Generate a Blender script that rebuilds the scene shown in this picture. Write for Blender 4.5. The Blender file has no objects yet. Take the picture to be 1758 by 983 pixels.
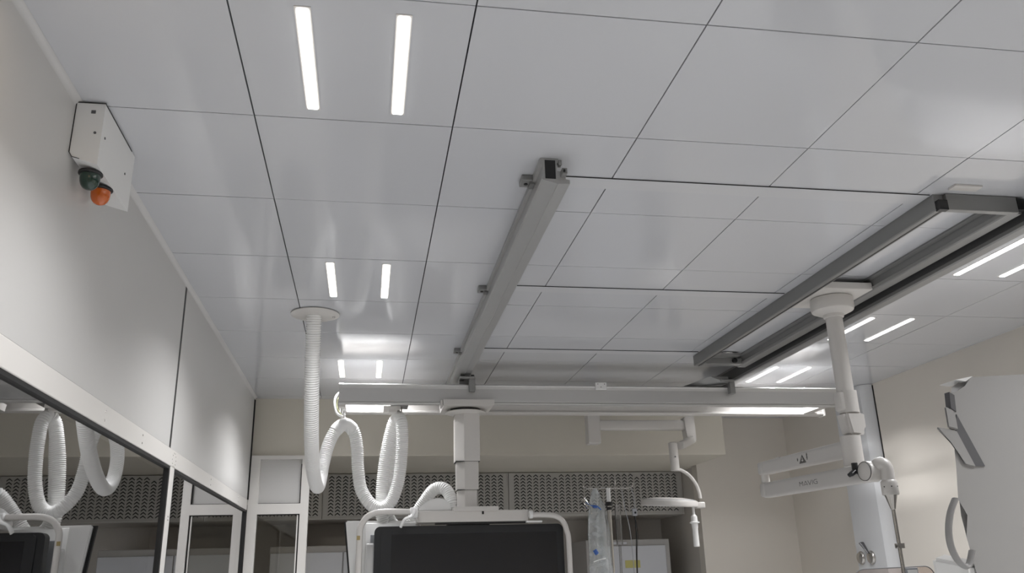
import bpy, bmesh, math, random
from mathutils import Vector, Matrix
random.seed(7)
SC = bpy.context.scene
COL = SC.collection

# ------------------------------------------------------------------ camera
CZ = 1.6701
cam_d = bpy.data.cameras.new('camera'); cam = bpy.data.objects.new('camera', cam_d); COL.objects.link(cam)
cam_d.sensor_width = 36.0; cam_d.sensor_fit = 'HORIZONTAL'; cam_d.lens = 1446.6 / 1758 * 36.0
cam_d.clip_start = 0.02
Rv = Vector((0.98623315, -0.1633767, -0.02553863)); Uv = Vector((-0.02899851, -0.32292447, 0.94598038)); Fv = Vector((0.1627982, 0.93221663, 0.3232165))
m = Matrix(((Rv.x, Uv.x, -Fv.x, 0), (Rv.y, Uv.y, -Fv.y, 0), (Rv.z, Uv.z, -Fv.z, CZ), (0, 0, 0, 1)))
cam.matrix_world = m
SC.camera = cam

# ------------------------------------------------------------------ world, exposure
W = bpy.data.worlds.new('world'); SC.world = W; W.use_nodes = True
W.node_tree.nodes['Background'].inputs[0].default_value = (0.5, 0.52, 0.55, 1)
W.node_tree.nodes['Background'].inputs[1].default_value = 0.02
SC.view_settings.view_transform = 'Standard'; SC.view_settings.look = 'None'
SC.view_settings.gamma = 1.0; SC.view_settings.use_curve_mapping = False
SC.view_settings.exposure = -0.06
LED = 6.0             # radiance of the visible strip diffusers
LAMP_W = 9.0          # power of the lamp in each strip
SPREAD = 130          # beam of the strips in degrees
cy = SC.cycles
cy.max_bounces = 12; cy.diffuse_bounces = 8; cy.glossy_bounces = 5; cy.transmission_bounces = 8; cy.transparent_max_bounces = 12
cy.sample_clamp_indirect = 6.0; cy.use_denoising = True
cy.caustics_reflective = True
try: cy.denoiser = 'OPENIMAGEDENOISE'
except Exception: pass

# ------------------------------------------------------------------ materials
MATS = {}
def mat(name, col, rough=0.5, metal=0.0, noise=0.0, nscale=8.0, bump=0.0, bscale=200.0, coat=0.0, spec=0.5, emit=None, es=0.0, aniso=0.0):
    M = bpy.data.materials.new(name); M.use_nodes = True; nt = M.node_tree; b = nt.nodes['Principled BSDF']
    b.inputs['Base Color'].default_value = (*col, 1); b.inputs['Roughness'].default_value = rough; b.inputs['Metallic'].default_value = metal
    b.inputs['Specular IOR Level'].default_value = spec
    if coat: b.inputs['Coat Weight'].default_value = coat; b.inputs['Coat Roughness'].default_value = rough * 0.4
    if aniso: b.inputs['Anisotropic'].default_value = aniso
    tc = nt.nodes.new('ShaderNodeTexCoord')
    if noise:
        n = nt.nodes.new('ShaderNodeTexNoise'); n.inputs['Scale'].default_value = nscale; n.inputs['Detail'].default_value = 3
        nt.links.new(tc.outputs['Object'], n.inputs['Vector'])
        mr = nt.nodes.new('ShaderNodeMapRange'); mr.inputs['To Min'].default_value = 1 - noise; mr.inputs['To Max'].default_value = 1 + noise
        nt.links.new(n.outputs['Fac'], mr.inputs['Value'])
        mx = nt.nodes.new('ShaderNodeVectorMath'); mx.operation = 'SCALE'; mx.inputs[0].default_value = col
        nt.links.new(mr.outputs['Result'], mx.inputs['Scale']); nt.links.new(mx.outputs['Vector'], b.inputs['Base Color'])
    if bump:
        n2 = nt.nodes.new('ShaderNodeTexNoise'); n2.inputs['Scale'].default_value = bscale; nt.links.new(tc.outputs['Object'], n2.inputs['Vector'])
        bp = nt.nodes.new('ShaderNodeBump'); bp.inputs['Strength'].default_value = bump; bp.inputs['Distance'].default_value = 0.001
        nt.links.new(n2.outputs['Fac'], bp.inputs['Height']); nt.links.new(bp.outputs['Normal'], b.inputs['Normal'])
    if emit: b.inputs['Emission Color'].default_value = (*emit, 1); b.inputs['Emission Strength'].default_value = es
    MATS[name] = M; return M
def clear_mat(name, tint, ior, gloss=0.02, extra=0.0):
    M = bpy.data.materials.new(name); M.use_nodes = True; nt = M.node_tree; nt.nodes.clear()
    out = nt.nodes.new('ShaderNodeOutputMaterial'); tr = nt.nodes.new('ShaderNodeBsdfTransparent'); gl = nt.nodes.new('ShaderNodeBsdfGlossy')
    tr.inputs[0].default_value = (*tint, 1); gl.inputs['Roughness'].default_value = gloss; gl.inputs[0].default_value = (1, 1, 1, 1)
    fr = nt.nodes.new('ShaderNodeFresnel'); fr.inputs[0].default_value = ior
    mx = nt.nodes.new('ShaderNodeMixShader'); ad = nt.nodes.new('ShaderNodeMath'); ad.operation = 'ADD'; ad.use_clamp = True; ad.inputs[1].default_value = extra
    nt.links.new(fr.outputs[0], ad.inputs[0]); nt.links.new(ad.outputs[0], mx.inputs[0])
    nt.links.new(tr.outputs[0], mx.inputs[1]); nt.links.new(gl.outputs[0], mx.inputs[2]); nt.links.new(mx.outputs[0], out.inputs[0])
    MATS[name] = M; return M

mat('ceiling_panel', (0.60, 0.61, 0.635), 0.11, noise=0.012, nscale=1.2, spec=0.55)
mat('cover_white', (0.61, 0.617, 0.635), 0.25)
mat('dark_void', (0.015, 0.015, 0.016), 0.8)
mat('wall_panel', (0.585, 0.578, 0.565), 0.42, noise=0.01, nscale=1.5, spec=0.5)
mat('frame_white', (0.74, 0.72, 0.69), 0.3)
mat('cove', (0.63, 0.625, 0.62), 0.4)
mat('gasket', (0.012, 0.012, 0.012), 0.5)
mat('beige_wall', (0.70, 0.66, 0.60), 0.55, noise=0.012, nscale=2.0, bump=0.05)
mat('bulkhead_paint', (0.60, 0.565, 0.49), 0.6, noise=0.012, nscale=2.0)
mat('niche_paint', (0.56, 0.53, 0.49), 0.6)
mat('floor_vinyl', (0.62, 0.625, 0.63), 0.3, noise=0.06, nscale=6)
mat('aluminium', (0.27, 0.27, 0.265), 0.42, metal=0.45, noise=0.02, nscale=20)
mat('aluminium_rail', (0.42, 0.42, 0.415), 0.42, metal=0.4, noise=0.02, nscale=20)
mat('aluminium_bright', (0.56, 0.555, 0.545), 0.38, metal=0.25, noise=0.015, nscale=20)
mat('aluminium_shade', (0.10, 0.10, 0.103), 0.45, metal=0.4)  # dark tone stands for shade on the right rail's side
mat('white_enamel', (0.63, 0.61, 0.585), 0.28, noise=0.006)
mat('enamel_shaded', (0.52, 0.505, 0.485), 0.3)  # darkened white enamel: shade on the arm faces put into the colour
mat('white_plastic', (0.80, 0.80, 0.79), 0.35)
mat('hose_white', (0.88, 0.88, 0.87), 0.4)
mat('grey_plastic', (0.34, 0.35, 0.37), 0.45)
mat('black_plastic', (0.012, 0.012, 0.013), 0.35)
mat('screen_glass', (0.01, 0.011, 0.014), 0.12, spec=0.6)
mat('bezel_black', (0.014, 0.015, 0.017), 0.4)
mat('grille_metal', (0.44, 0.43, 0.41), 0.45, metal=0.2)
mat('grille_hole', (0.012, 0.012, 0.012), 0.8)
mat('grille_fin', (0.17, 0.165, 0.16), 0.45, metal=0.3)
mat('cabinet_white', (0.55, 0.565, 0.60), 0.4)
mat('cabinet_frame', (0.38, 0.37, 0.36), 0.5)
mat('column_blue', (0.66, 0.67, 0.685), 0.35)
mat('steel', (0.55, 0.53, 0.5), 0.25, metal=0.95)
mat('dark_steel', (0.16, 0.16, 0.165), 0.3, metal=0.9)
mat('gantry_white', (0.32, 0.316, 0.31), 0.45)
mat('rubber_grey', (0.10, 0.10, 0.105), 0.55)
mat('green_lens', (0.004, 0.028, 0.017), 0.12, coat=0.6)
mat('orange_lens', (0.46, 0.095, 0.012), 0.15, coat=0.6, emit=(0.8, 0.16, 0.01), es=0.06)
mat('blue_clip', (0.03, 0.10, 0.35), 0.4)
mat('wire_green', (0.5, 0.52, 0.28), 0.5)
mat('yellow_label', (0.48, 0.45, 0.16), 0.6)
mat('tan_label', (0.35, 0.27, 0.12), 0.6)
mat('print_grey', (0.10, 0.095, 0.09), 0.6)
mat('led_diffuser', (0.9, 0.9, 0.9), 0.4, emit=(1.0, 0.985, 0.96), es=LED)
mat('warm_diffuser', (0.9, 0.85, 0.7), 0.4, emit=(1.0, 0.74, 0.45), es=10.0)
mat('control_room', (0.55, 0.52, 0.45), 0.7)
clear_mat('window_glass', (0.62, 0.60, 0.54), 2.3, 0.008, 0.30)
clear_mat('pane_glass', (0.8, 0.8, 0.78), 1.5, 0.02)
clear_mat('shield_acrylic', (0.90, 0.85, 0.82), 1.5, 0.02)
def milky(name):
    M = MATS[name]; nt = M.node_tree; out = nt.nodes['Material Output']; old = out.inputs[0].links[0].from_socket
    df = nt.nodes.new('ShaderNodeBsdfDiffuse'); df.inputs[0].default_value = (0.75, 0.78, 0.8, 1); mx = nt.nodes.new('ShaderNodeMixShader')
    n = nt.nodes.new('ShaderNodeTexNoise'); n.inputs['Scale'].default_value = 14.0; mr = nt.nodes.new('ShaderNodeMapRange'); mr.inputs['From Min'].default_value = 0.35; mr.inputs['From Max'].default_value = 0.7; mr.inputs['To Min'].default_value = 0.08; mr.inputs['To Max'].default_value = 0.4
    tc = nt.nodes.new('ShaderNodeTexCoord'); nt.links.new(tc.outputs['Object'], n.inputs['Vector']); nt.links.new(n.outputs['Fac'], mr.inputs['Value']); nt.links.new(mr.outputs['Result'], mx.inputs[0])
    nt.links.new(old, mx.inputs[1]); nt.links.new(df.outputs[0], mx.inputs[2]); nt.links.new(mx.outputs[0], out.inputs[0])
clear_mat('bag_plastic', (0.88, 0.90, 0.90), 1.6, 0.08, 0.06); milky('bag_plastic')
clear_mat('tube_plastic', (0.8, 0.8, 0.8), 1.5, 0.1, 0.06)

# ------------------------------------------------------------------ mesh helpers
def BM(): return bmesh.new()
def setmi(faces, mi):
    for f in faces: f.material_index = mi
def bx(bm, x0, x1, y0, y1, z0, z1, bev=0.0, seg=2, mi=0):
    vs = [bm.verts.new(p) for p in ((x0,y0,z0),(x1,y0,z0),(x1,y1,z0),(x0,y1,z0),(x0,y0,z1),(x1,y0,z1),(x1,y1,z1),(x0,y1,z1))]
    fs = [bm.faces.new([vs[i] for i in q]) for q in ((0,3,2,1),(4,5,6,7),(0,1,5,4),(1,2,6,5),(2,3,7,6),(3,0,4,7))]
    setmi(fs, mi)
    if bev:
        es = list({e for f in fs for e in f.edges})
        r = bmesh.ops.bevel(bm, geom=es, offset=bev, segments=seg, profile=0.5, affect='EDGES')
        setmi(r['faces'], mi)
    return vs
def obox(bm, c, ax, ay, az, hx, hy, hz, bev=0.0, seg=2, mi=0):
    """box centred at c with local axes"""
    t = BM(); bx(t, -hx, hx, -hy, hy, -hz, hz, bev, seg, mi)
    M = Matrix((ax, ay, az)).transposed().to_4x4(); M.translation = Vector(c)
    t.transform(M); join(bm, t)
def join(bm, t):
    me = bpy.data.meshes.new('tmp'); t.to_mesh(me); t.free(); bm.from_mesh(me); bpy.data.meshes.remove(me)
def frames(pts):
    P = [Vector(p) for p in pts]; T = []
    for i in range(len(P)):
        a = P[max(i-1, 0)]; b = P[min(i+1, len(P)-1)]; T.append((b-a).normalized())
    up = Vector((0,0,1)) if abs(T[0].z) < 0.9 else Vector((1,0,0))
    n = T[0].cross(up).normalized(); out = []
    for i, t in enumerate(T):
        n = (n - t*n.dot(t)).normalized(); out.append((P[i], n, t.cross(n)))
    return out
def tube(bm, pts, r, n=12, caps=True, mi=0, flat=1.0):
    fr = frames(pts); rings = []
    for i, (p, u, v) in enumerate(fr):
        rr = r[i] if isinstance(r, (list, tuple)) else r
        rings.append([bm.verts.new(p + u*math.cos(2*math.pi*k/n)*rr + v*math.sin(2*math.pi*k/n)*rr*flat) for k in range(n)])
    fs = []
    for a, b in zip(rings[:-1], rings[1:]):
        for k in range(n): fs.append(bm.faces.new((a[k], a[(k+1)%n], b[(k+1)%n], b[k])))
    if caps: fs.append(bm.faces.new(rings[0][::-1])); fs.append(bm.faces.new(rings[-1]))
    setmi(fs, mi)
def spline(P, step=0.01):
    """Catmull-Rom through P, resampled evenly"""
    P = [Vector(p) for p in P]; Q = [2*P[0]-P[1]] + P + [2*P[-1]-P[-2]]; out = []
    for i in range(1, len(Q)-2):
        for k in range(40):
            t = k/40; a, b, c, d = Q[i-1], Q[i], Q[i+1], Q[i+2]
            out.append(0.5*((2*b)+(c-a)*t+(2*a-5*b+4*c-d)*t*t+(3*b-a-3*c+d)*t**3))
    out.append(P[-1])
    res = [out[0]]; acc = 0
    for a, b in zip(out[:-1], out[1:]):
        L = (b-a).length; pos = 0
        while acc + (L-pos) >= step:
            pos += step-acc; acc = 0; res.append(a.lerp(b, pos/L))
        acc += L-pos
    return res
def lathe(bm, prof, c, n=32, axis=Vector((0,0,1)), mi=0, caps=True):
    """prof = [(r, h)...] along axis from c"""
    axis = Vector(axis).normalized(); u = axis.orthogonal().normalized(); v = axis.cross(u); c = Vector(c); rings = []
    for r, h in prof:
        rings.append([bm.verts.new(c + axis*h + u*r*math.cos(2*math.pi*k/n) + v*r*math.sin(2*math.pi*k/n)) for k in range(n)])
    fs = []
    for a, b in zip(rings[:-1], rings[1:]):
        for k in range(n): fs.append(bm.faces.new((a[k], a[(k+1)%n], b[(k+1)%n], b[k])))
    if caps: fs.append(bm.faces.new(rings[0][::-1])); fs.append(bm.faces.new(rings[-1]))
    setmi(fs, mi)
def prism(bm, a, b, mi=0):
    """loft between two equal-length loops, capped"""
    A = [bm.verts.new(p) for p in a]; B = [bm.verts.new(p) for p in b]; n = len(A); fs = []
    for k in range(n): fs.append(bm.faces.new((A[k], A[(k+1)%n], B[(k+1)%n], B[k])))
    fs.append(bm.faces.new(A[::-1])); fs.append(bm.faces.new(B)); setmi(fs, mi); return fs
def prof_y(bm, prof, y0, y1, mi=0):
    prism(bm, [(x, y0, z) for x, z in prof], [(x, y1, z) for x, z in prof], mi)
def prof_x(bm, prof, x0, x1, mi=0):
    prism(bm, [(x0, y, z) for y, z in prof], [(x1, y, z) for y, z in prof], mi)
def rrect(x0, x1, z0, z1, r, n=6):
    out = []
    for cx, cz, a0 in ((x1-r, z1-r, 0), (x0+r, z1-r, 90), (x0+r, z0+r, 180), (x1-r, z0+r, 270)):
        for k in range(n+1):
            a = math.radians(a0 + 90*k/n); out.append((cx+r*math.cos(a), cz+r*math.sin(a)))
    return out
def obj(name, bm, mats, parent=None, smooth=None, origin=None):
    bmesh.ops.recalc_face_normals(bm, faces=bm.faces[:])
    me = bpy.data.meshes.new(name); 
    if parent is not None:
        off = parent['_o']; off = Vector(off)
    elif origin is not None: off = Vector(origin)
    else:
        vs = [v.co for v in bm.verts]
        off = Vector(((min(v.x for v in vs)+max(v.x for v in vs))/2, (min(v.y for v in vs)+max(v.y for v in vs))/2, min(v.z for v in vs)))
    bm.transform(Matrix.Translation(-off)); bm.to_mesh(me); bm.free()
    for k in ([mats] if isinstance(mats, str) else mats): me.materials.append(MATS[k])
    if smooth:
        me.polygons.foreach_set('use_smooth', [True]*len(me.polygons)); me.set_sharp_from_angle(angle=math.radians(smooth))
    o = bpy.data.objects.new(name, me); COL.objects.link(o); o['_o'] = list(off)
    if parent is not None: o.parent = parent
    else: o.location = off
    return o
def tag(o, label, cat, group=None):
    o['label'] = label; o['category'] = cat
    if group: o['group'] = group
    return o
def thing(name, label, cat, loc, group=None):
    o = bpy.data.objects.new(name, None); COL.objects.link(o); o.location = loc; o.empty_display_size = 0.05; o['_o'] = list(loc)
    return tag(o, label, cat, group)
def islands(name, bm, mats, parent, smooth=None):
    """one object per loose piece"""
    left = set(bm.verts); out = []
    while left:
        st = [left.pop()]; got = set(st)
        while st:
            v = st.pop()
            for e in v.link_edges:
                w = e.other_vert(v)
                if w not in got: got.add(w); left.discard(w); st.append(w)
        t = bm.copy(); bm.verts.index_update(); keep = {v.index for v in got}; t.verts.ensure_lookup_table()
        bmesh.ops.delete(t, geom=[v for v in t.verts if v.index not in keep], context='VERTS')
        out.append((min(v.index for v in got), t))
    bm.free()
    return [obj(name, t, mats, parent, smooth) for _, t in sorted(out, key=lambda q: q[0])]
def struct(name, bm, mats, parent=None, **k):
    o = obj(name, bm, mats, parent, **k)
    if parent is None: o['kind'] = 'structure'
    return o

# ------------------------------------------------------------------ room shell
XW, XR, YB, YF = -0.862, 3.85, 7.40, -3.2
ZC = 3.0; PX0, PY0, PS = -0.968, 1.731, 0.6
YBK = 6.645; ZB = 2.561; YG = 7.78; XN = 2.95

b = BM(); bx(b, -3.6, XR+0.1, YF-0.1, 8.7, -0.1, 0.0); struct('floor', b, 'floor_vinyl')

b = BM(); g = 0.0022
bx(b, XW-0.15, XR+0.15, YF-0.1, YB+0.1, ZC+0.03, ZC+0.08, mi=1)
i0 = 0
for i in range(-1, 9):
    for j in range(-9, 11):
        x0 = max(PX0+PS*i+g, XW-0.02); x1 = min(PX0+PS*(i+1)-g, XR+0.02)
        y0 = max(PY0+PS*j+g, YF); y1 = min(PY0+PS*(j+1)-g, YB+0.02)
        if x1-x0 < 0.03 or y1-y0 < 0.03: continue
        if y0 > YBK+0.01 and x1 < 2.92: continue
        dz = [random.uniform(0, 0.0012) for _ in range(4)]
        A = [(x0,y0,ZC+dz[0]),(x1,y0,ZC+dz[1]),(x1,y1,ZC+dz[2]),(x0,y1,ZC+dz[3])]
        prism(b, A, [(x, y, ZC+0.02) for x, y, z in A], 0)
struct('ceiling', b, ['ceiling_panel', 'dark_void'])

# left wall: metal panels above a continuous window band
b = BM()
for y0, y1 in ((YF, -1.36), (-1.325, 1.276), (1.314, 3.922), (3.962, 6.555)):
    bx(b, XW-0.03, XW, y0, y1, 2.237, ZC, 0.002, 1)
bx(b, XW-0.12, XW-0.03, YF, 6.645, 2.237, ZC, mi=1)
bx(b, XW-0.12, XW+0.001, YF, 6.645, 0.0, 0.95, mi=0)
for yy, ye in ((-1.362, -1.323), (1.274, 1.316), (3.920, 3.964), (6.553, 6.5995)): bx(b, XW-0.03, XW-0.002, yy, ye, 2.245, ZC-0.003, mi=1)
struct('wall_left', b, ['wall_panel', 'gasket'])
b = BM()   # window band head, sill and mullions
bx(b, XW-0.10, XW+0.003, YF, 6.56, 2.163, 2.237, 0.003, 2)
bx(b, XW-0.10, XW+0.003, YF, 6.56, 0.95, 1.03, 0.003, 2)
for y0, y1 in ((-1.38, -1.27), (1.26, 1.34), (3.985, 4.065)):
    bx(b, XW-0.10, XW+0.002, y0, y1, 1.03, 2.163, 0.003, 2)
# rows of fixing screws on the head
def screw(bm, c, ax, r=0.004, mi=1): lathe(bm, [(r, 0), (r*0.8, 0.0015)], c, 8, ax, mi)
for yy in (2.95, 3.45, 5.0, 6.1):
    for zz in (2.185, 2.215): screw(b, (XW+0.003, yy, zz), (1,0,0))
for k in range(10):
    a = 2*math.pi*k/10; screw(b, (XW+0.003, 4.03+0.035*math.cos(a), 2.195+0.03*math.sin(a)), (1,0,0), 0.003)
for zz in (1.95, 1.935, 1.6): screw(b, (XW+0.002, 4.02, zz), (1,0,0)); screw(b, (XW+0.002, 4.035, zz), (1,0,0))
fr_left = struct('trim_1', b, ['frame_white', 'steel'])
for n, (y0, y1) in enumerate(((-1.25, 1.24), (1.36, 3.965), (4.085, 6.54))):
    b = BM()
    bx(b, XW-0.018, XW-0.012, y0-0.002, y1+0.002, 1.035, 2.158)
    w = struct('window_%d' % (n+1), b, 'window_glass')
    b = BM()
    for (a0, a1, c0, c1) in ((y0-0.02, y1+0.02, 2.150, 2.163), (y0-0.02, y1+0.02, 1.03, 1.043), (y0-0.02, y0, 1.043, 2.150), (y1, y1+0.02, 1.043, 2.150)):
        bx(b, XW-0.022, XW-0.0005, a0, a1, c0, c1)
    obj('window_gasket', b, 'gasket', w)
b = BM()   # dim control room behind the glass
bx(b, -3.6, -3.5, YF-0.1, 8.7, 0, 3.1); bx(b, -3.5, XW-0.125, YF-0.1, YF, 0, 3.1); bx(b, -3.5, XW-0.125, 8.6, 8.7, 0, 3.1)
bx(b, -3.5, XW-0.125, YF, 8.6, 2.7, 2.8)
struct('wall_control_room', b, 'control_room')
b = BM()   # cove trim between left wall and ceiling
prof = [(XW, ZC), (XW, ZC-0.017)] + [(XW+0.017*(1-math.cos(math.radians(a))), ZC-0.017+0.017*math.sin(math.radians(a))) for a in range(15, 90, 15)] + [(XW+0.017, ZC)]
prof_y(b, prof, YF, 6.60)
struct('trim_2', b, 'cove', smooth=40)
b = BM(); bx(b, XW-0.001, XW+0.006, 6.588, 6.5995, 2.24, ZC-0.02); bx(b, XW-0.02, XW+0.004, 6.56, 6.575, 1.03, 2.20)
struct('trim_3', b, 'gasket')

b = BM(); bx(b, XR, XR+0.1, YF-0.1, 8.2, 0, ZC+0.03); struct('wall_right', b, 'beige_wall')
b = BM(); bx(b, XW-0.12, XR+0.1, YF-0.1, YF, 0, ZC+0.03); struct('wall_front', b, 'beige_wall')
b = BM(); bx(b, XN, XR, YB, YB+0.12, 0, ZC+0.03); bx(b, XN, XN+0.1, YB+0.12, 8.6, 0, ZB+0.3, mi=1)
bx(b, -1.4, XN+0.1, 8.5, 8.6, 0, ZB+0.3, mi=1); bx(b, -1.4, -1.3, 6.66, 8.5, 0, ZB+0.3, mi=1)
struct('wall_back', b, ['beige_wall', 'niche_paint'])
b = BM(); bx(b, XW-0.12, 2.915, YBK, 8.5, ZB, ZC+0.03, 0.004, 2); bx(b, 2.915, XN+0.1, YB+0.12, 8.5, ZB, ZC)
struct('wall_bulkhead', b, 'bulkhead_paint')

# partition with glazed lower light, under the bulkhead at the left
b = BM(); y0, y1 = 6.60, 6.655
bx(b, XW, -0.79, y0, y1, 0, ZB); bx(b, -0.485, -0.425, y0, y1, 0, ZB)
bx(b, -0.79, -0.485, y0, y1, 2.135, 2.21); bx(b, -0.79, -0.485, y0, y1, 2.535, ZB); bx(b, -0.79, -0.485, y0, y1, 0, 0.95)
fr = struct('trim_4', b, 'frame_white')
b = BM(); bx(b, -0.79, -0.485, y0+0.04, y1-0.005, 2.21, 2.535); obj('infill_panel', b, 'wall_panel', fr)
b = BM(); bx(b, -0.492, -0.485, y0+0.018, y0+0.04, 2.215, 2.50); bx(b, -0.79, -0.485, y0+0.018, y0+0.04, 2.21, 2.2145)
bx(b, -0.79, -0.485, y0+0.02, y0+0.03, 2.128, 2.135); bx(b, -0.495, -0.485, y0+0.02, y0+0.03, 0.95, 2.135); obj('panel_gasket', b, 'gasket', fr)
b = BM(); bx(b, -0.788, -0.505, y0+0.022, y0+0.028, 0.955, 2.128); w = struct('window_4', b, 'pane_glass')
b = BM(); bx(b, -0.505, -0.496, y0+0.012, y0+0.03, 0.955, 2.128); obj('window_bead', b, 'frame_white', w)

# ------------------------------------------------------------------ ceiling lights
def led_light(x, y0, label, L=0.475, gain=1.0):
    t = thing('led_ceiling_light', label, 'ceiling light', (x, y0+L/2, ZC), 'twin strip lights in the ceiling panels')
    for s in (-0.124, 0.125):
        bm = BM(); bx(bm, x+s-0.0205, x+s+0.0205, y0-0.006, y0+L+0.006, ZC-0.0015, ZC+0.012); f = obj('strip_trim', bm, 'white_enamel', t)
        bm = BM(); prism(bm, [(px, py, ZC-0.004) for px, py in rrect(x+s-0.0155, x+s+0.0155, y0, y0+L, 0.006, 3)], [(px, py, ZC-0.001) for px, py in rrect(x+s-0.0155, x+s+0.0155, y0, y0+L, 0.006, 3)])
        obj('diffuser', bm, 'led_diffuser', f)
        ld = bpy.data.lights.new('strip_lamp', 'AREA'); ld.shape = 'RECTANGLE'; ld.size = 0.03; ld.size_y = L; ld.energy = LAMP_W*gain; ld.color = (0.985, 0.985, 1.0); ld.spread = math.radians(SPREAD)
        lo = bpy.data.objects.new('strip_lamp', ld); COL.objects.link(lo); lo.parent = f; lo.location = (s, 0, -0.006)
led_light(-0.067, 1.793, 'large twin strip light at the top left, nearest to the camera', gain=0.85)
led_light(-0.067, 3.585, 'twin strip light above the hose ceiling disc, small, middle of the left row')
led_light(-0.067, 5.380, 'blazing twin strip light right above the left end of the rail bridge', gain=1.6)
led_light(2.932, 2.990, 'twin strip light at the right edge of the photo beside the dark rail', gain=0.7)
led_light(2.932, 4.190, 'twin strip light behind the white shield pole, right of the dark rail')
led_light(2.932, 5.390, 'blazing twin strip light over the right end of the rail bridge', gain=1.5)
led_light(-0.067, 0.000, 'twin strip light behind the camera on the left')
led_light(-0.067, -1.80, 'twin strip light far behind the camera on the left')
led_light(2.932, 1.790, 'twin strip light behind the camera on the right')
led_light(2.932, 0.590, 'twin strip light far behind the camera on the right')
led_light(2.932, -1.21, 'twin strip light by the front wall on the right')

# ------------------------------------------------------------------ signal light box
t = thing('signal_light_box', 'white wall box with a green and an orange dome lamp in the ceiling corner', 'signal light', (-0.82, 2.45, 2.8))
b = BM(); x0, x1 = XW+0.001, -0.782
A = [(x0, 2.309, 2.996), (x1, 2.309, 2.996), (x1, 2.309, 2.80), (x0+0.01, 2.309, 2.82), (x0, 2.309, 2.835)]
prism(b, A, [(x, 2.64, z) for x, y, z in A]); obj('housing', b, 'white_plastic', t)
b = BM(); 
for yy, zz in ((2.34, 2.90), (2.56, 2.895)): lathe(b, [(0.004, 0), (0.004, 0.002)], (x1, yy, zz), 8, (1,0,0))
lathe(b, [(0.004, 0), (0.004, 0.002)], (-0.80, 2.309, 2.90), 8, (0,-1,0))
bx(b, -0.818, -0.806, 2.3075, 2.309, 2.962, 2.972)
islands('screw', b, 'dark_steel', t)
b = BM(); bx(b, x0, x1+0.002, 2.3065, 2.3085, 2.9945, 2.9965); bx(b, x0-0.0005, x0+0.0015, 2.3065, 2.3085, 2.835, 2.9965)
bx(b, x1-0.0005, x1+0.0012, 2.31, 2.60, 2.9935, 2.9965); tube(b, [(x0+0.0005, 2.3075, 2.835), (x0+0.0095, 2.3075, 2.8205), (x0+0.03, 2.3075, 2.815)], 0.0011, 6); obj('seam', b, 'gasket', t)
for (yy, mt, lab, nm) in ((2.37, 'green_lens', 'dark green dome', 'green_lamp'), (2.475, 'orange_lens', 'orange dome', 'orange_lamp')):
    c = (-0.826, yy, 2.80)
    b = BM(); lathe(b, [(0.033, 0.0), (0.033, -0.006), (0.029, -0.009)], (c[0]+0.01, c[1], c[2]+0.002)); base = obj('lamp_base', b, 'black_plastic', t, smooth=40)
    b = BM(); lathe(b, [(0.0275, -0.008), (0.0275, -0.020), (0.026, -0.030), (0.022, -0.040), (0.016, -0.047), (0.008, -0.051), (0.001, -0.052)], (c[0]+0.01, c[1], c[2])); o = obj(nm, b, mt, base, smooth=60); o['label'] = lab

# ------------------------------------------------------------------ long ceiling rails
def rail_profile(x, s=1):
    P = [(0, 3.0), (0.055, 3.0), (0.055, 2.985), (0.049, 2.982), (0.049, 2.955), (0.070, 2.952), (0.078, 2.945), (0.078, 2.925), (0.092, 2.922), (0.092, 2.908), (0.0505, 2.906), (0.050, 2.903), (0.048, 2.906), (0.002, 2.919), (-0.004, 2.923), (-0.004, 2.928), (0.002, 2.930), (0.002, 2.975), (-0.008, 2.978), (-0.008, 2.999)]
    return [(x+s*px, pz) for px, pz in P]
def hollow_end(bm, x0, x1, y, z0, z1, mi=1):
    bx(bm, x0, x1, y-0.001, y+0.01, z0, z1, mi=mi)
t = thing('ceiling_rail', 'long aluminium rail left of centre with an open hollow end and side clamps', 'ceiling rail', (0.60, 4.35, 2.90), 'main rails of the ceiling track')
b = BM(); prof_y(b, rail_profile(0.552), 2.50, 6.18); obj('rail_body', b, 'aluminium_rail', t)
b = BM(); bx(b, 0.560, 0.596, 2.498, 2.515, 2.924, 2.992); obj('hollow_end', b, 'black_plastic', t)
b = BM(); bx(b, 0.612, 0.630, 2.47, 2.51, 2.93, 2.952, 0.002); bx(b, 0.606, 0.616, 2.49, 2.51, 2.972, 2.99); bx(b, 0.615, 0.622, 2.465, 2.47, 2.936, 2.944, mi=1); obj('end_stop', b, ['aluminium', 'black_plastic'], t)
for yy in (2.66, 3.86, 5.05):
    b = BM(); bx(b, 0.505, 0.546, yy-0.03, yy+0.03, 2.978, 3.0, 0.003); bx(b, 0.535, 0.553, yy-0.02, yy+0.02, 2.968, 2.985); lathe(b, [(0.007, 0), (0.007, -0.003)], (0.524, yy, 2.978), 10, mi=1)
    obj('rail_clamp', b, ['aluminium', 'black_plastic'], t)
t2 = thing('ceiling_rail', 'dark shaded main rail on the right running beside the right row of lights', 'ceiling rail', (2.52, 3.5, 2.90), 'main rails of the ceiling track')
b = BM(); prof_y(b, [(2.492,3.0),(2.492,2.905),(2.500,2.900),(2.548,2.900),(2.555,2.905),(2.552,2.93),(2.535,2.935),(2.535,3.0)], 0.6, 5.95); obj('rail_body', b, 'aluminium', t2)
b = BM(); bx(b, 2.4895, 2.4915, 0.62, 5.93, 2.92, 2.985); obj('side_shade', b, 'aluminium_shade', t2)  # dark sheet over the left face, its shade put into the colour

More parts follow.
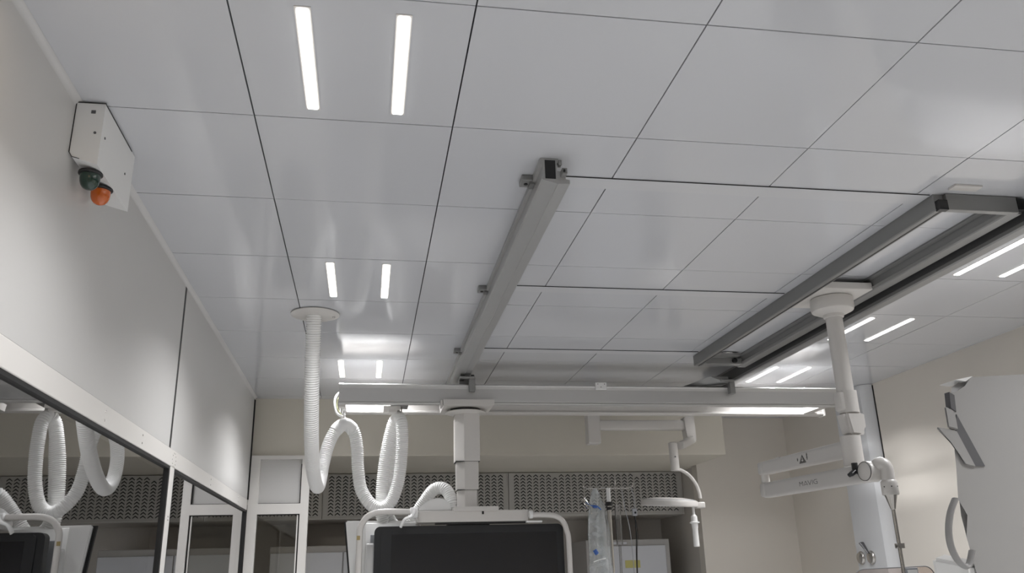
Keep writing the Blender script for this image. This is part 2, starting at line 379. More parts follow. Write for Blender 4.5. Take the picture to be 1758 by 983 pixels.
# flat cover strips between the rails
for k, (yy, lab) in enumerate(((2.625, 'white cover strip crossing the ceiling at the near rail ends'), (3.815, 'white cover strip crossing the ceiling midway along the rails'), (5.01, 'white cover strip crossing the ceiling at the far rail ends'))):
    b = BM(); bx(b, 0.652, 2.085, yy, yy+0.082, 2.9965, 3.0); bx(b, 0.652, 2.085, yy-0.0012, yy-0.0002, 2.9962, 3.0, mi=1)
    tag(obj('ceiling_cover_strip', b, ['cover_white', 'gasket']), lab, 'ceiling strip', 'cover strips between the rails')
b = BM(); bx(b, 2.12, 2.235, 2.525, 2.565, 2.992, 3.0, 0.001); tag(obj('ceiling_patch', b, 'white_enamel'), 'small pale patch on the ceiling in front of the twin rail frame', 'plate')  # thin pale rectangle lying on the ceiling

# ------------------------------------------------------------------ twin rail frame for the radiation shield
t = thing('shield_rail_frame', 'frame of two parallel grey rails joined by end plates on the ceiling at the right', 'rail frame', (2.27, 3.9, 2.93))
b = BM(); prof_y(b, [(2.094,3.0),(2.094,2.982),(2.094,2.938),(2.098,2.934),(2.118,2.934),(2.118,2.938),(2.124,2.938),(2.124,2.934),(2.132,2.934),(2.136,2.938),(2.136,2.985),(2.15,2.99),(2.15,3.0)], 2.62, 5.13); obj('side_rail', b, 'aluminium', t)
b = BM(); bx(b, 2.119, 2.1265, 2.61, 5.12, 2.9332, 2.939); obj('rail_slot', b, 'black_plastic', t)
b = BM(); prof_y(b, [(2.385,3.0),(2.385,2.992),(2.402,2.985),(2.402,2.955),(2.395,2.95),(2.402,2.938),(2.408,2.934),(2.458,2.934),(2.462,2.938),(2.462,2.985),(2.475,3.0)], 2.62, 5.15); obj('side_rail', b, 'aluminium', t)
b = BM(); bx(b, 2.098, 2.136, 2.60, 2.624, 2.93, 2.97); bx(b, 2.437, 2.468, 2.60, 2.624, 2.945, 2.992); islands('end_cap', b, 'black_plastic', t)
b = BM(); bx(b, 2.136, 2.437, 2.603, 2.63, 2.932, 2.998, 0.002); obj('end_plate', b, 'aluminium', t)
b = BM(); bx(b, 2.136, 2.402, 5.06, 5.12, 2.934, 2.975, 0.003); bx(b, 2.20, 2.36, 4.99, 5.06, 2.975, 2.99); pl = obj('end_plate', b, 'aluminium', t)
b = BM(); lathe(b, [(0.016, 0), (0.018, 0.006), (0.016, 0.016), (0.008, 0.018)], (2.345, 5.058, 2.955), 16, (0,-1,0)); obj('knob', b, 'black_plastic', pl, smooth=50)

# ------------------------------------------------------------------ shield arm on its carriage
cx, cyy = 2.268, 3.70
t = thing('radiation_shield_arm', 'white articulated arm hanging on a pole from the twin rail frame with a clear shield', 'shield arm', (cx, cyy, 1.0))
b = BM(); bx(b, 2.137, 2.400, 3.54, 3.86, 2.936, 2.972, 0.004); obj('carriage_plate', b, 'white_enamel', t)
b = BM(); lathe(b, [(0.088, 2.937), (0.102, 2.933), (0.104, 2.925), (0.104, 2.885), (0.099, 2.872), (0.07, 2.858), (0.050, 2.852), (0.048, 2.838), (0.042, 2.835)], (cx, cyy, 0), 40); obj('swivel_housing', b, 'white_enamel', t, smooth=35)
b = BM(); tube(b, [(cx, cyy, 2.84), (cx, cyy, 2.38)], 0.0405, 28); p = obj('pole', b, 'white_enamel', t, smooth=50)
b = BM(); tube(b, [(cx+0.006, cyy, 2.465), (cx+0.006, cyy, 2.36)], 0.046, 28); bx(b, cx-0.052, cx+0.01, cyy-0.03, cyy+0.03, 2.37, 2.463, 0.012, 3); obj('sleeve', b, 'white_enamel', t, smooth=40)
b = BM(); prism(b, [(cx-0.05, cyy-0.045, 2.37), (cx+0.062, cyy-0.045, 2.37), (cx+0.062, cyy-0.045, 2.275), (cx+0.03, cyy-0.045, 2.24), (cx-0.03, cyy-0.045, 2.245)], [(cx-0.05, cyy+0.045, 2.37), (cx+0.062, cyy+0.045, 2.37), (cx+0.062, cyy+0.045, 2.275), (cx+0.03, cyy+0.045, 2.24), (cx-0.03, cyy+0.045, 2.245)])
bmesh.ops.bevel(b, geom=b.edges[:], offset=0.018, segments=3, affect='EDGES'); obj('joint_housing', b, 'white_enamel', t, smooth=40)
b = BM(); tube(b, [(cx-0.012, cyy, 2.25), (cx-0.012, cyy, 2.112)], 0.047, 28); hub = obj('hub', b, 'white_enamel', t, smooth=50)
d = Vector((-0.137, 0.54, 0)).normalized(); nrm = Vector((-d.y, d.x, 0)); up = Vector((0,0,1))
def arm(bm, p0, p1, h0, h1, w, dz=0):
    """tapering rounded bar"""
    p0 = Vector(p0); p1 = Vector(p1); dd = (p1-p0).normalized(); n = dd.cross(up).normalized(); n_s = 14; A = []; B = []
    def ring(p, h, w):
        return [(p + n*q[0]*w + up*q[1]*h) for q in rrect(-0.5, 0.5, -0.5, 0.5, 0.22, 3)]
    prism(bm, ring(p0, h0, w), ring(p1, h1, w))
UA0 = Vector((2.25, 3.69, 2.192)); UA1 = Vector((2.095, 4.30, 2.172))
b = BM(); arm(b, UA0, UA1, 0.080, 0.068, 0.055); lathe(b, [(0.03, -0.031), (0.034, -0.02), (0.034, 0.022), (0.03, 0.030)], UA1, 24); bx(b, 2.10, 2.13, 4.14, 4.17, 2.205, 2.212)
ua = obj('upper_arm', b, 'enamel_shaded', t, smooth=40)
b = BM(); tube(b, [UA1+Vector((0,0,-0.03)), UA1+Vector((0,0,-0.075))], 0.022, 20); obj('elbow_pin', b, 'white_enamel', ua, smooth=50)
LA0 = Vector((2.095, 4.30, 2.058)); LA1 = Vector((2.235, 3.56, 2.064))
b = BM(); arm(b, LA0, LA1, 0.078, 0.082, 0.055); lathe(b, [(0.03, -0.031), (0.034, -0.02), (0.034, 0.028), (0.03, 0.034)], LA0, 24)
la = obj('lower_arm', b, 'enamel_shaded', t, smooth=40)
# lettering MAVIG and warning sign, as thin raised print on the arm faces
def strokes(bm, o, ux, uy, n, S, w=0.0011):
    for (ax_, ay_, bx_, by_) in S:
        A = o + ux*ax_ + uy*ay_; B = o + ux*bx_ + uy*by_; dd = (B-A).normalized(); s = n.cross(dd)*w
        prism(bm, [A-s, B-s, B+s, A+s], [A-s+n*0.0008, B-s+n*0.0008, B+s+n*0.0008, A+s+n*0.0008])
def face_frame(P0, P1, w):
    dd = (P1-P0).normalized(); n = dd.cross(up).normalized()
    if n.dot(Vector((0, CZ*0, 0)) - Vector((P0.x, P0.y, 0))) < 0: n = -n
    return dd, n
dd, n = face_frame(LA0, LA1, 0.055)
o0 = LA0 + dd*0.305 + n*0.0277 + Vector((0,0,-0.012)); H = 0.021
let = {'M': [(0,0,0,1),(0,1,.45,.45),(.45,.45,.9,1),(.9,1,.9,0)], 'A': [(0,0,.5,1),(.5,1,1,0),(.25,.18,.75,.18)], 'V': [(0,1,.5,0),(.5,0,1,1)], 'I': [(0.1,0,0.1,1)],
       'G': [(.95,.95,.3,.95),(.3,.95,0,.7),(0,.7,0,.3),(0,.3,.3,.03),(.3,.03,.95,.03),(.95,.03,.95,.5),(.95,.5,.55,.5)]}
b = BM(); xx = 0
for ch, adv in (('M', 1.25), ('A', 1.15), ('V', 1.2), ('I', .45), ('G', 1.2)):
    strokes(b, o0 + dd*xx*H*1.25, dd, up, n, [(q[0]*H*1.25, q[1]*H, q[2]*H*1.25, q[3]*H) for q in let[ch]]); xx += adv
obj('lettering', b, 'print_grey', la)
dd2, n2 = face_frame(UA1, UA0, 0.055)
o1 = UA1 + dd2*0.30 + n2*0.0277 + Vector((0,0,-0.022)); H = 0.042
b = BM(); s = n2
T3 = [(0,0),(0.05,0),(0.025,H)]
prism(b, [o1+dd2*p+up*q for p, q in T3], [o1+dd2*p+up*q+n2*0.0008 for p, q in T3])
strokes(b, o1, dd2, up, n2, [(0.058, 0.012, 0.058, 0.045), (0.054, 0.036, 0.062, 0.036), (0.054, 0.024, 0.062, 0.024), (-0.010, 0.014, -0.010, 0.030), (-0.014, 0.022, -0.006, 0.022)], 0.0022)
sg = obj('warning_sign', b, 'print_grey', ua)
b = BM(); strokes(b, o1+n2*0.001, dd2, up, n2, [(0.025, 0.008, 0.025, 0.028), (0.018, 0.014, 0.032, 0.014)], 0.0014); obj('sign_symbol', b, 'white_enamel', sg)
# brake knob
kx = Vector((2.196, 3.60, 2.078))
b = BM(); tube(b, [kx+Vector((0.04,0,0.0)), kx+Vector((0,0,0))], 0.012, 16); tube(b, [kx+Vector((0,0,0.035)), kx+Vector((0,0,-0.003))], 0.014, 16); 
for k in range(4):
    a = math.pi/2*k+0.5; tube(b, [kx, kx+Vector((0.036*math.cos(a), 0.036*math.sin(a), -0.018))], [0.012, 0.0095], 10)
obj('brake_knob', b, 'black_plastic', t, smooth=40)
# elbow joint, knuckle, collar, cone, rod
ej = Vector((2.235, 3.545, 2.068)); rx, ry = 2.288, 3.50
b = BM(); lathe(b, [(0.040, -0.034), (0.046, -0.03), (0.046, 0.03), (0.040, 0.034)], ej, 32, n); obj('elbow_joint', b, 'white_enamel', t, smooth=40)
b = BM(); lathe(b, [(0.0405, 0.0345), (0.0405, 0.0358), (0.042, 0.0358), (0.042, 0.0330)], ej, 32, n, caps=False); obj('elbow_seam', b, 'gasket', t)
b = BM(); q = spline([ej+Vector((0.015,-0.01,0.012)), (2.265, 3.51, 2.10), (2.285, 3.50, 2.085), (rx, ry, 2.05), (rx, ry, 2.018)], 0.01); tube(b, q, 0.029, 20); obj('knuckle', b, 'white_enamel', t, smooth=50)
b = BM(); lathe(b, [(0.028, 2.026), (0.0345, 2.020), (0.036, 2.01), (0.036, 1.964), (0.033, 1.960)], (rx, ry, 0), 32); co = obj('collar', b, 'white_enamel', t, smooth=40)
b = BM()
for a in (200, 250, 300): lathe(b, [(0.0028, 0.035), (0.0028, 0.0368)], (rx, ry, 1.995), 8, (math.cos(math.radians(a)), math.sin(math.radians(a)), 0))
islands('set_screw', b, 'black_plastic', co)
b = BM(); lathe(b, [(0.029, 1.961), (0.026, 1.955), (0.011, 1.90), (0.008, 1.897)], (rx, ry, 0), 10); obj('cone', b, 'steel', t, smooth=20)
b = BM(); tube(b, [(rx, ry, 1.90), (rx, ry, 1.30)], 0.0085, 16); obj('rod', b, 'steel', t, smooth=50)
b = BM(); tube(b, [(rx+0.016, ry, 1.756), (rx+0.016, ry, 1.735)], 0.009, 12); bx(b, rx-0.016, rx+0.012, ry-0.012, ry+0.012, 1.735, 1.756, 0.003); obj('rod_clip', b, 'steel', t, smooth=40)
b = BM(); prof2 = rrect(2.065, 2.445, 1.05, 1.652, 0.045, 8); prism(b, [(x, 3.515, z + (x-2.06)*0.02) for x, z in prof2], [(x, 3.522, z + (x-2.06)*0.02) for x, z in prof2]); sh = obj('shield_glass', b, 'shield_acrylic', t)
b = BM()
L = [(x, 3.5185, z + (x-2.06)*0.02) for x, z in prof2]; tube(b, L + [L[0]], 0.0022, 6, False); obj('shield_edge', b, 'grey_plastic', sh)
b = BM(); bx(b, 2.292, 2.352, 3.492, 3.512, 1.55, 1.655, 0.003); bx(b, 2.30, 2.345, 3.488, 3.492, 1.60, 1.645, 0.001, mi=1); obj('shield_clamp', b, ['grey_plastic', 'white_plastic'], t)

# ------------------------------------------------------------------ rail bridge
t = thing('rail_bridge', 'wide double aluminium bridge beam hanging across under the two ceiling rails', 'bridge beam', (1.5, 5.6, 2.715))
b = BM(); ft = [(5.352,2.845),(5.345,2.838),(5.352,2.830),(5.356,2.815),(5.352,2.735),(5.358,2.728),(5.350,2.722),(5.352,2.716),(5.40,2.716),(5.40,2.735),(5.38,2.74),(5.38,2.825),(5.52,2.828),(5.52,2.845)]
prof_x(b, ft, -0.193, 3.235); obj('front_beam', b, 'aluminium_bright', t)
for a0, a1 in ((-0.19, 0.36), (2.70, 3.23)):
    b = BM(); bx(b, a0, a1, 5.39, 5.50, 2.8455, 2.852, 0.002); obj('bounce_plate', b, 'white_plastic', t)  # reflector plate added to bounce strip light back onto the ceiling
rt = [(5.77,2.80),(5.765,2.795),(5.77,2.785),(5.775,2.752),(5.765,2.748),(5.765,2.738),(5.775,2.733),(5.84,2.733),(5.98,2.785),(5.98,2.80)]
b = BM(); prof_x(b, rt, -0.197, 3.33); obj('rear_beam', b, 'white_enamel', t)
b = BM(); bx(b, 3.235, 3.245, 5.346, 5.436, 2.714, 2.848, 0.003); bx(b, 3.33, 3.345, 5.762, 5.845, 2.725, 2.805, 0.002); islands('end_cap', b, 'white_enamel', t)
b = BM(); bx(b, -0.19, -0.15, 5.43, 5.77, 2.735, 2.80, 0.003); bx(b, 3.17, 3.23, 5.43, 5.77, 2.74, 2.80, 0.003); islands('cross_member', b, 'white_enamel', t)
b = BM(); lathe(b, [(0.006, 0), (0.006, 0.004)], (3.225, 5.346, 2.735), 10, (0,-1,0)); obj('end_bolt', b, 'white_plastic', t)
b = BM(); bx(b, 1.475, 1.55, 5.325, 5.346, 2.815, 2.862, 0.003); ls = obj('limit_switch', b, 'white_plastic', t)
b = BM()
for q in (1.49, 1.51, 1.535): lathe(b, [(0.003, 0), (0.003, 0.002)], (q, 5.325, 2.85 if q != 1.51 else 2.83), 8, (0,-1,0))
islands('screw', b, 'black_plastic', ls)
for (xx, lbl, w) in ((0.645, 'left', 0), (2.42, 'right', 1)):
    b = BM()
    bx(b, xx-0.078, xx+0.02, 5.29, 5.33, 2.872, 2.887, 0.005, 3); bx(b, xx-0.015, xx+0.025, 5.30, 5.345, 2.79, 2.885, 0.006, 3)
    bx(b, xx-0.07, xx-0.04, 5.33, 5.42, 2.876, 2.905, 0.003, mi=1); bx(b, xx, xx+0.022, 5.33, 5.42, 2.876, 2.905, 0.003, mi=1)
    bx(b, xx-0.07, xx+0.03, 5.40, 5.70, 2.846, 2.895, 0.003)
    if w: 
        prism(b, [(2.09,5.42,2.85),(2.27,5.30,2.905),(2.40,5.30,2.905),(2.40,5.30,2.86),(2.36,5.30,2.85)], [(2.09,5.50,2.85),(2.27,5.50,2.905),(2.40,5.50,2.905),(2.40,5.50,2.86),(2.36,5.50,2.85)])
    obj('rail_carriage', b, ['aluminium', 'black_plastic'], t)
b = BM(); q = spline([(-0.19, 5.52, 2.82), (-0.215, 5.51, 2.79), (-0.222, 5.50, 2.74), (-0.205, 5.50, 2.68), (-0.165, 5.50, 2.655)], 0.01); tube(b, q, 0.008, 8); q = spline([(-0.19, 5.54, 2.81), (-0.205, 5.53, 2.77), (-0.205, 5.52, 2.72), (-0.17, 5.51, 2.665)], 0.01); tube(b, q, 0.0022, 8, mi=1); obj('earth_wire', b, ['hose_white', 'wire_green'], t, smooth=60)

# cable trolley running between the beams
t = thing('cable_trolley', 'small white and grey trolley under the bridge beam carrying the hose loops', 'trolley', (0.18, 5.6, 2.68))
b = BM(); bx(b, 0.135, 0.25, 5.46, 5.60, 2.726, 2.752, 0.003); obj('trolley_body', b, 'aluminium', t)
b = BM(); bx(b, 0.09, 0.20, 5.47, 5.58, 2.700, 2.7255, 0.003); bx(b, 0.125, 0.18, 5.48, 5.54, 2.684, 2.70, 0.002); obj('trolley_plate', b, 'white_enamel', t)
b = BM(); tube(b, [(0.197, 5.52, 2.70), (0.197, 5.52, 2.676)], 0.006, 10); tube(b, [(0.208, 5.52, 2.726), (0.208, 5.52, 2.676)], 0.005, 10); islands('hanger_pin', b, 'steel', t)

# ------------------------------------------------------------------ corrugated hose, its disc, its hanger
b = BM(); lathe(b, [(0.05, 0.0), (0.115, -0.001), (0.126, -0.004), (0.126, -0.008), (0.11, -0.014), (0.05, -0.016)], (-0.296, 4.365, ZC), 48)
dsk = tag(obj('hose_ceiling_disc', b, 'white_enamel', smooth=40), 'round white cover disc on the ceiling where the corrugated hose comes out', 'ceiling disc')
b = BM(); lathe(b, [(0.008, 0), (0.008, -0.006), (0.004, -0.009)], (-0.20, 4.37, ZC-0.011), 12); obj('disc_latch', b, 'steel', dsk)
PATH = [(-0.302, 4.365, 2.995), (-0.302, 4.39, 2.90), (-0.303, 4.44, 2.76), (-0.304, 4.54, 2.58), (-0.304, 4.71, 2.38), (-0.300, 4.92, 2.245),
        (-0.288, 5.16, 2.185), (-0.281, 5.33, 2.24), (-0.270, 5.42, 2.36), (-0.245, 5.46, 2.48), (-0.205, 5.475, 2.565), (-0.150, 5.48, 2.605),
        (-0.095, 5.52, 2.565), (-0.070, 5.53, 2.46), (-0.060, 5.53, 2.33), (-0.035, 5.52, 2.20), (0.03, 5.50, 2.105), (0.095, 5.50, 2.085), (0.155, 5.50, 2.13),
        (0.195, 5.50, 2.25), (0.212, 5.50, 2.40), (0.215, 5.50, 2.53), (0.208, 5.50, 2.62), (0.190, 5.535, 2.662), (0.160, 5.57, 2.63), (0.135, 5.58, 2.53), (0.115, 5.59, 2.42), (0.100, 5.60, 2.28), (0.095, 5.61, 2.15), (0.10, 5.62, 2.04), (0.14, 5.64, 1.95), (0.21, 5.66, 1.93),
        (0.28, 5.67, 2.0), (0.36, 5.64, 2.12), (0.43, 5.60, 2.205), (0.50, 5.56, 2.20), (0.54, 5.53, 2.12), (0.55, 5.53, 2.05)]
pts = spline(PATH, 0.0042)
rad = []
for i in range(len(pts)):
    rad.append(0.0395 if (i % 3) != 0 else 0.0345)
b = BM(); tube(b, pts, rad, 20)
hose = tag(obj('corrugated_hose', b, 'hose_white', smooth=70), 'long white corrugated cable hose hanging in loops from the ceiling disc to the monitor', 'hose')
b = BM(); pts2 = spline([(0.20, 5.56, 2.66), (0.165, 5.60, 2.58), (0.15, 5.62, 2.42), (0.135, 5.64, 2.25), (0.13, 5.66, 2.12), (0.16, 5.70, 2.02), (0.23, 5.72, 1.96), (0.28, 5.72, 1.90)], 0.0042)
tube(b, pts2, [0.034 if i % 3 else 0.0295 for i in range(len(pts2))], 18)
tag(obj('corrugated_hose', b, 'hose_white', smooth=70), 'thinner inner white hose hanging straight down from the cable trolley', 'hose')
# hanger with smooth sleeve at the bridge end
t = thing('hose_hanger', 'white hook and sleeve holding the hose crest at the left end of the bridge beam', 'hanger', (-0.15, 5.49, 2.6))
b = BM(); q = [Vector(p) for p in spline([(-0.245, 5.46, 2.48), (-0.205, 5.475, 2.565), (-0.150, 5.48, 2.605), (-0.095, 5.52, 2.565), (-0.070, 5.53, 2.46)], 0.01)]; q = q[9:24]; tube(b, q, 0.0415, 24); obj('sleeve', b, 'white_plastic', t, smooth=50)
b = BM()
for k in range(4):
    zc = 2.715-k*0.028; cc = Vector((-0.168+0.006*k, 5.49, zc)); ax = Vector((1,0,0)) if k % 2 else Vector((0.3,1,0)).normalized()
    L = [cc + ax*0.009*math.cos(a/12*2*math.pi) + up*0.019*math.sin(a/12*2*math.pi) for a in range(13)]; tube(b, L, 0.0035, 8, False)
islands('chain_link', b, 'hose_white', t, smooth=60)
b = BM(); bx(b, -0.192, -0.150, 5.455, 5.50, 2.712, 2.74, 0.004); obj('hook_bracket', b, 'white_enamel', t)
b = BM(); L = [Vector((-0.128, 5.50, 2.59)) + Vector((0.35,0.2,0)).normalized()*0 + Vector((0, math.cos(a), math.sin(a)))*0.045 for a in [k/16*2*math.pi for k in range(17)]]; tube(b, L, 0.005, 8, False); obj('strap', b, 'hose_white', t, smooth=60)

# ------------------------------------------------------------------ monitor suspension
t = thing('monitor_suspension', 'large black display hanging on a white telescopic column from the bridge beam', 'monitor', (0.62, 5.48, 1.2))
b = BM(); prism(b, [(0.462,5.325,2.742),(0.795,5.325,2.742),(0.795,5.325,2.712),(0.770,5.325,2.700),(0.468,5.325,2.700)], [(0.462,5.60,2.742),(0.795,5.60,2.742),(0.795,5.60,2.712),(0.770,5.60,2.700),(0.468,5.60,2.700)]); bx(b, 0.448, 0.46, 5.32, 5.38, 2.69, 2.735, 0.003)
obj('carriage_plate', b, 'white_enamel', t)
b = BM(); lathe(b, [(0.10, 2.70), (0.10, 2.682)], (0.622, 5.47, 0), 36); obj('bearing_ring', b, 'black_plastic', t)
b = BM(); lathe(b, [(0.128, 2.683), (0.132, 2.680), (0.128, 2.675), (0.09, 2.668)], (0.622, 5.47, 0), 48); obj('rotation_disc', b, 'white_enamel', t, smooth=40)
def oct_seg(x, y, w, dpt, c, z0, z1, name):
    L = [(-w, -dpt+c), (-w+c, -dpt), (w, -dpt), (w, dpt-c), (w-c, dpt), (-w, dpt)]
    bm = BM(); prism(bm, [(x+p, y+q, z0) for p, q in L], [(x+p, y+q, z1) for p, q in L]); bmesh.ops.bevel(bm, geom=bm.edges[:], offset=0.002, segments=1, affect='EDGES')
    return obj(name, bm, 'white_enamel', t)
oct_seg(0.630, 5.48, 0.078, 0.07, 0.055, 2.362, 2.672, 'outer_column')
oct_seg(0.630, 5.48, 0.068, 0.062, 0.048, 2.185, 2.362, 'middle_column')
oct_seg(0.628, 5.48, 0.060, 0.055, 0.042, 2.07, 2.185, 'inner_column')
b = BM(); bx(b, 0.553, 0.707, 5.412, 5.55, 2.360, 2.3635); bx(b, 0.563, 0.697, 5.42, 5.542, 2.183, 2.1865); islands('column_lip', b, 'gasket', t)
b = BM(); bx(b, 0.535, 0.815, 5.36, 5.60, 2.05, 2.078, 0.004); bx(b, 0.31, 1.005, 5.37, 5.58, 1.985, 2.055, 0.006); yk = obj('yoke', b, 'white_enamel', t)
b = BM(); bx(b, 0.71, 0.722, 5.3675, 5.371, 2.03, 2.048); bx(b, 0.42, 1.0, 5.38, 5.40, 1.972, 1.984); obj('yoke_slot', b, 'black_plastic', yk)
b = BM(); bx(b, 0.985, 1.085, 5.345, 5.365, 1.974, 1.986, 0.002); bx(b, 0.985, 1.02, 5.36, 5.40, 1.974, 1.986); obj('side_clip', b, 'white_plastic', yk)
b = BM()   # half-dome cable cover
L = [(0.315, 2.055), (0.325, 2.078), (0.36, 2.108), (0.40, 2.128), (0.44, 2.135), (0.48, 2.128), (0.505, 2.11), (0.52, 2.085), (0.525, 2.055)]
prism(b, [(x, 5.40, z) for x, z in L], [(x, 5.56, z) for x, z in L]); bmesh.ops.bevel(b, geom=b.edges[:], offset=0.006, segments=2, affect='EDGES'); obj('cable_cover', b, 'white_plastic', t, smooth=35)
b = BM(); q = spline([(0.31, 5.33, 2.045), (0.14, 5.33, 2.05), (0.06, 5.33, 2.045), (0.005, 5.33, 2.02), (-0.03, 5.33, 1.965), (-0.035, 5.33, 1.90), (-0.035, 5.33, 1.5), (-0.03, 5.33, 1.30), (0.0, 5.33, 1.24), (0.08, 5.34, 1.22)], 0.012); tube(b, q, 0.0185, 16); hl = obj('handle_bar', b, 'white_enamel', t, smooth=60)
b = BM(); bx(b, -0.052, -0.032, 5.310, 5.3135, 1.888, 1.912, 0.0005); obj('handle_label', b, 'tan_label', hl)
b = BM(); q = spline([(1.0, 5.33, 2.018), (1.10, 5.33, 2.018), (1.17, 5.33, 2.008), (1.215, 5.33, 1.975), (1.235, 5.33, 1.92), (1.245, 5.33, 1.85), (1.245, 5.33, 1.5), (1.24, 5.33, 1.30), (1.21, 5.33, 1.24), (1.13, 5.34, 1.22)], 0.012); tube(b, q, 0.0165, 16); obj('handle_bar', b, 'white_enamel', t, smooth=60)
b = BM(); lathe(b, [(0.026, 0), (0.033, 0.006), (0.033, 0.045), (0.026, 0.05)], (0.262, 5.335, 2.042), 20, (1,0,0)); tube(b, spline([(0.29, 5.31, 2.055), (0.27, 5.30, 2.02), (0.235, 5.30, 2.005), (0.215, 5.30, 1.98), (0.205, 5.31, 1.955)], 0.008), 0.018, 10, flat=0.5); obj('handle_joint', b, 'white_plastic', t, smooth=40)
b = BM(); lathe(b, [(0.02, 0), (0.025, 0.005), (0.025, 0.02), (0.02, 0.025)], (1.0, 5.335, 2.022), 20, (1,0,0)); obj('handle_joint', b, 'white_plastic', t, smooth=40)
b = BM()
pr = rrect(0.052, 1.222, 1.25, 1.966, 0.035, 6); prism(b, [(x, 5.372, z) for x, z in pr], [(x, 5.45, z) for x, z in pr]); 
pr2 = rrect(0.40, 0.85, 1.40, 1.85, 0.03, 4); prism(b, [(x, 5.45, z) for x, z in pr2], [(x, 5.52, z) for x, z in pr2]); bx(b, 0.50, 0.76, 5.40, 5.50, 1.85, 1.99)
ds = obj('display_housing', b, 'bezel_black', t, smooth=30)
b = BM(); pr = rrect(0.095, 1.205, 1.275, 1.955, 0.03, 6); prism(b, [(x, 5.362, z) for x, z in pr], [(x, 5.372, z) for x, z in pr]); obj('display_bezel', b, 'bezel_black', ds, smooth=30)
b = BM(); bx(b, 0.155, 1.175, 5.3605, 5.366, 1.30, 1.918); obj('screen', b, 'screen_glass', ds)
# white-backed second display behind the left handle
b = BM(); A = [(-0.128, 5.60, 2.018), (0.34, 5.60, 2.012), (0.34, 5.60, 1.30), (-0.045, 5.60, 1.30)]; fs = prism(b, A, [(x+0.01, 5.66, z-0.004) for x, y, z in A]); bmesh.ops.bevel(b, geom=b.edges[:], offset=0.008, segments=2, affect='EDGES')
bx(b, 0.0, 0.33, 5.585, 5.602, 1.55, 2.0, 0.006); sd = obj('rear_display_back', b, 'white_plastic', t, smooth=35)
b = BM(); A = [(-0.138, 5.655, 2.015), (0.345, 5.655, 2.008), (0.345, 5.655, 1.295), (-0.055, 5.655, 1.295)]; prism(b, A, [(x, 5.68, z) for x, y, z in A]); obj('rear_display_front', b, 'black_plastic', sd)
b = BM(); bx(b, 0.03, 0.33, 5.578, 5.586, 1.58, 1.93, 0.004); obj('rear_vent_panel', b, 'grey_plastic', sd)
b = BM(); bx(b, 0.0, 0.055, 5.57, 5.586, 1.40, 1.88, 0.012, 3); obj('rear_grip', b, 'white_plastic', sd)

# ------------------------------------------------------------------ perforated wall cabinet fronts in the niche
def grille(x0, x1, z0, z1, label):
    t = thing('perforated_door', label, 'perforated door', ((x0+x1)/2, YG, z0), 'perforated doors in the niche')
    bm = BM(); bx(bm, x0, x1, YG, YG+0.02, z0, z1, 0.002, 1); bx(bm, x0, x1, YG-0.006, YG, z0, z0+0.018, 0.002, 1); bx(bm, x0, x0+0.012, YG-0.004, YG, z0+0.018, z1); bx(bm, x1-0.012, x1, YG-0.004, YG, z0+0.018, z1)
    obj('door_sheet', bm, 'grille_metal', t)
    bm = BM(); px = 0.0605; pz = 0.0288; n = int((x1-x0-0.03)/px); xs = (x0+x1)/2 - (n-1)*px/2; rows = 12
    zs = z0+0.044
    for i in range(n):
        for j in range(rows):
            cx_, cz_ = xs+i*px, zs+j*pz
            if cz_+0.02 > z1-0.004 or (j == rows-1 and i % 13 == 6): continue
            for s in (-1, 1):
                A = [(cx_, cz_+0.017), (cx_+s*0.0225, cz_-0.001), (cx_+s*0.0225, cz_-0.014), (cx_, cz_+0.003)]
                B = [(p[0], YG-0.0008, p[1]) for p in A]; C = [(p[0], YG+0.001, p[1]) for p in A]; prism(bm, B, C, 0)
                A = [(cx_, cz_+0.0185), (cx_+s*0.022, cz_+0.000), (cx_+s*0.022, cz_-0.003), (cx_, cz_+0.0150)]   # pressed lip above each slot
                prism(bm, [(p[0], YG-0.006, p[1]-0.001) for p in A], [(p[0], YG+0.001, p[1]) for p in A], 1)
    obj('louvre_slots', bm, ['grille_hole', 'grille_metal'], t)
    return t
grille(-1.28, -0.385, 2.165, 2.554, 'perforated grey door behind the glazed partition, leftmost of three')
grille(-0.379, 1.272, 2.165, 2.554, 'wide perforated grey door behind the hoses and telescopic column, middle one')
grille(1.278, 2.935, 2.165, 2.554, 'wide perforated grey door behind the exam lamp, right one of three')
b = BM(); bx(b, -1.29, XN, YG+0.02, 8.45, 2.165, ZB-0.002); tag(obj('niche_cabinet_body', b, 'niche_paint'), 'dark cabinet carcass high in the niche behind the perforated doors', 'cabinet')

def cabinet(x0, x1, y0, y1, z1, label, inner):
    t = thing('equipment_cabinet', label, 'cabinet', ((x0+x1)/2, (y0+y1)/2, 0), 'cabinets under the perforated doors')
    bm = BM(); bx(bm, x0, x1, y0, y1, 0, z1, 0.006); obj('body', bm, 'cabinet_frame', t)
    for a0, a1 in inner:
        bm = BM(); bx(bm, a0, a1, y0-0.018, y0, 0.12, z1-0.055, 0.004); d_ = obj('door', bm, 'cabinet_white', t)
        bm = BM(); bx(bm, a1-0.05, a1-0.035, y0-0.04, y0-0.018, 1.0, 1.15, 0.003); obj('handle', bm, 'steel', d_)
    return t
cabinet(-0.80, 0.42, 7.72, 8.40, 1.945, 'grey cabinet under the perforated doors behind the hoses at the left', [(-0.79, -0.19), (-0.18, 0.41)])
c2 = cabinet(1.96, 2.745, 7.72, 8.40, 1.945, 'pale cabinet with a yellow label under the right perforated door', [(2.09, 2.70)])
b = BM(); bx(b, 2.31, 2.45, 7.699, 7.702, 1.70, 1.765, 0.0005); obj('yellow_label', b, 'yellow_label', c2)
b = BM(); bx(b, 2.18, 2.34, 7.713, 7.72, 1.905, 1.925, 0.002); obj('top_latch', b, 'cabinet_white', c2)

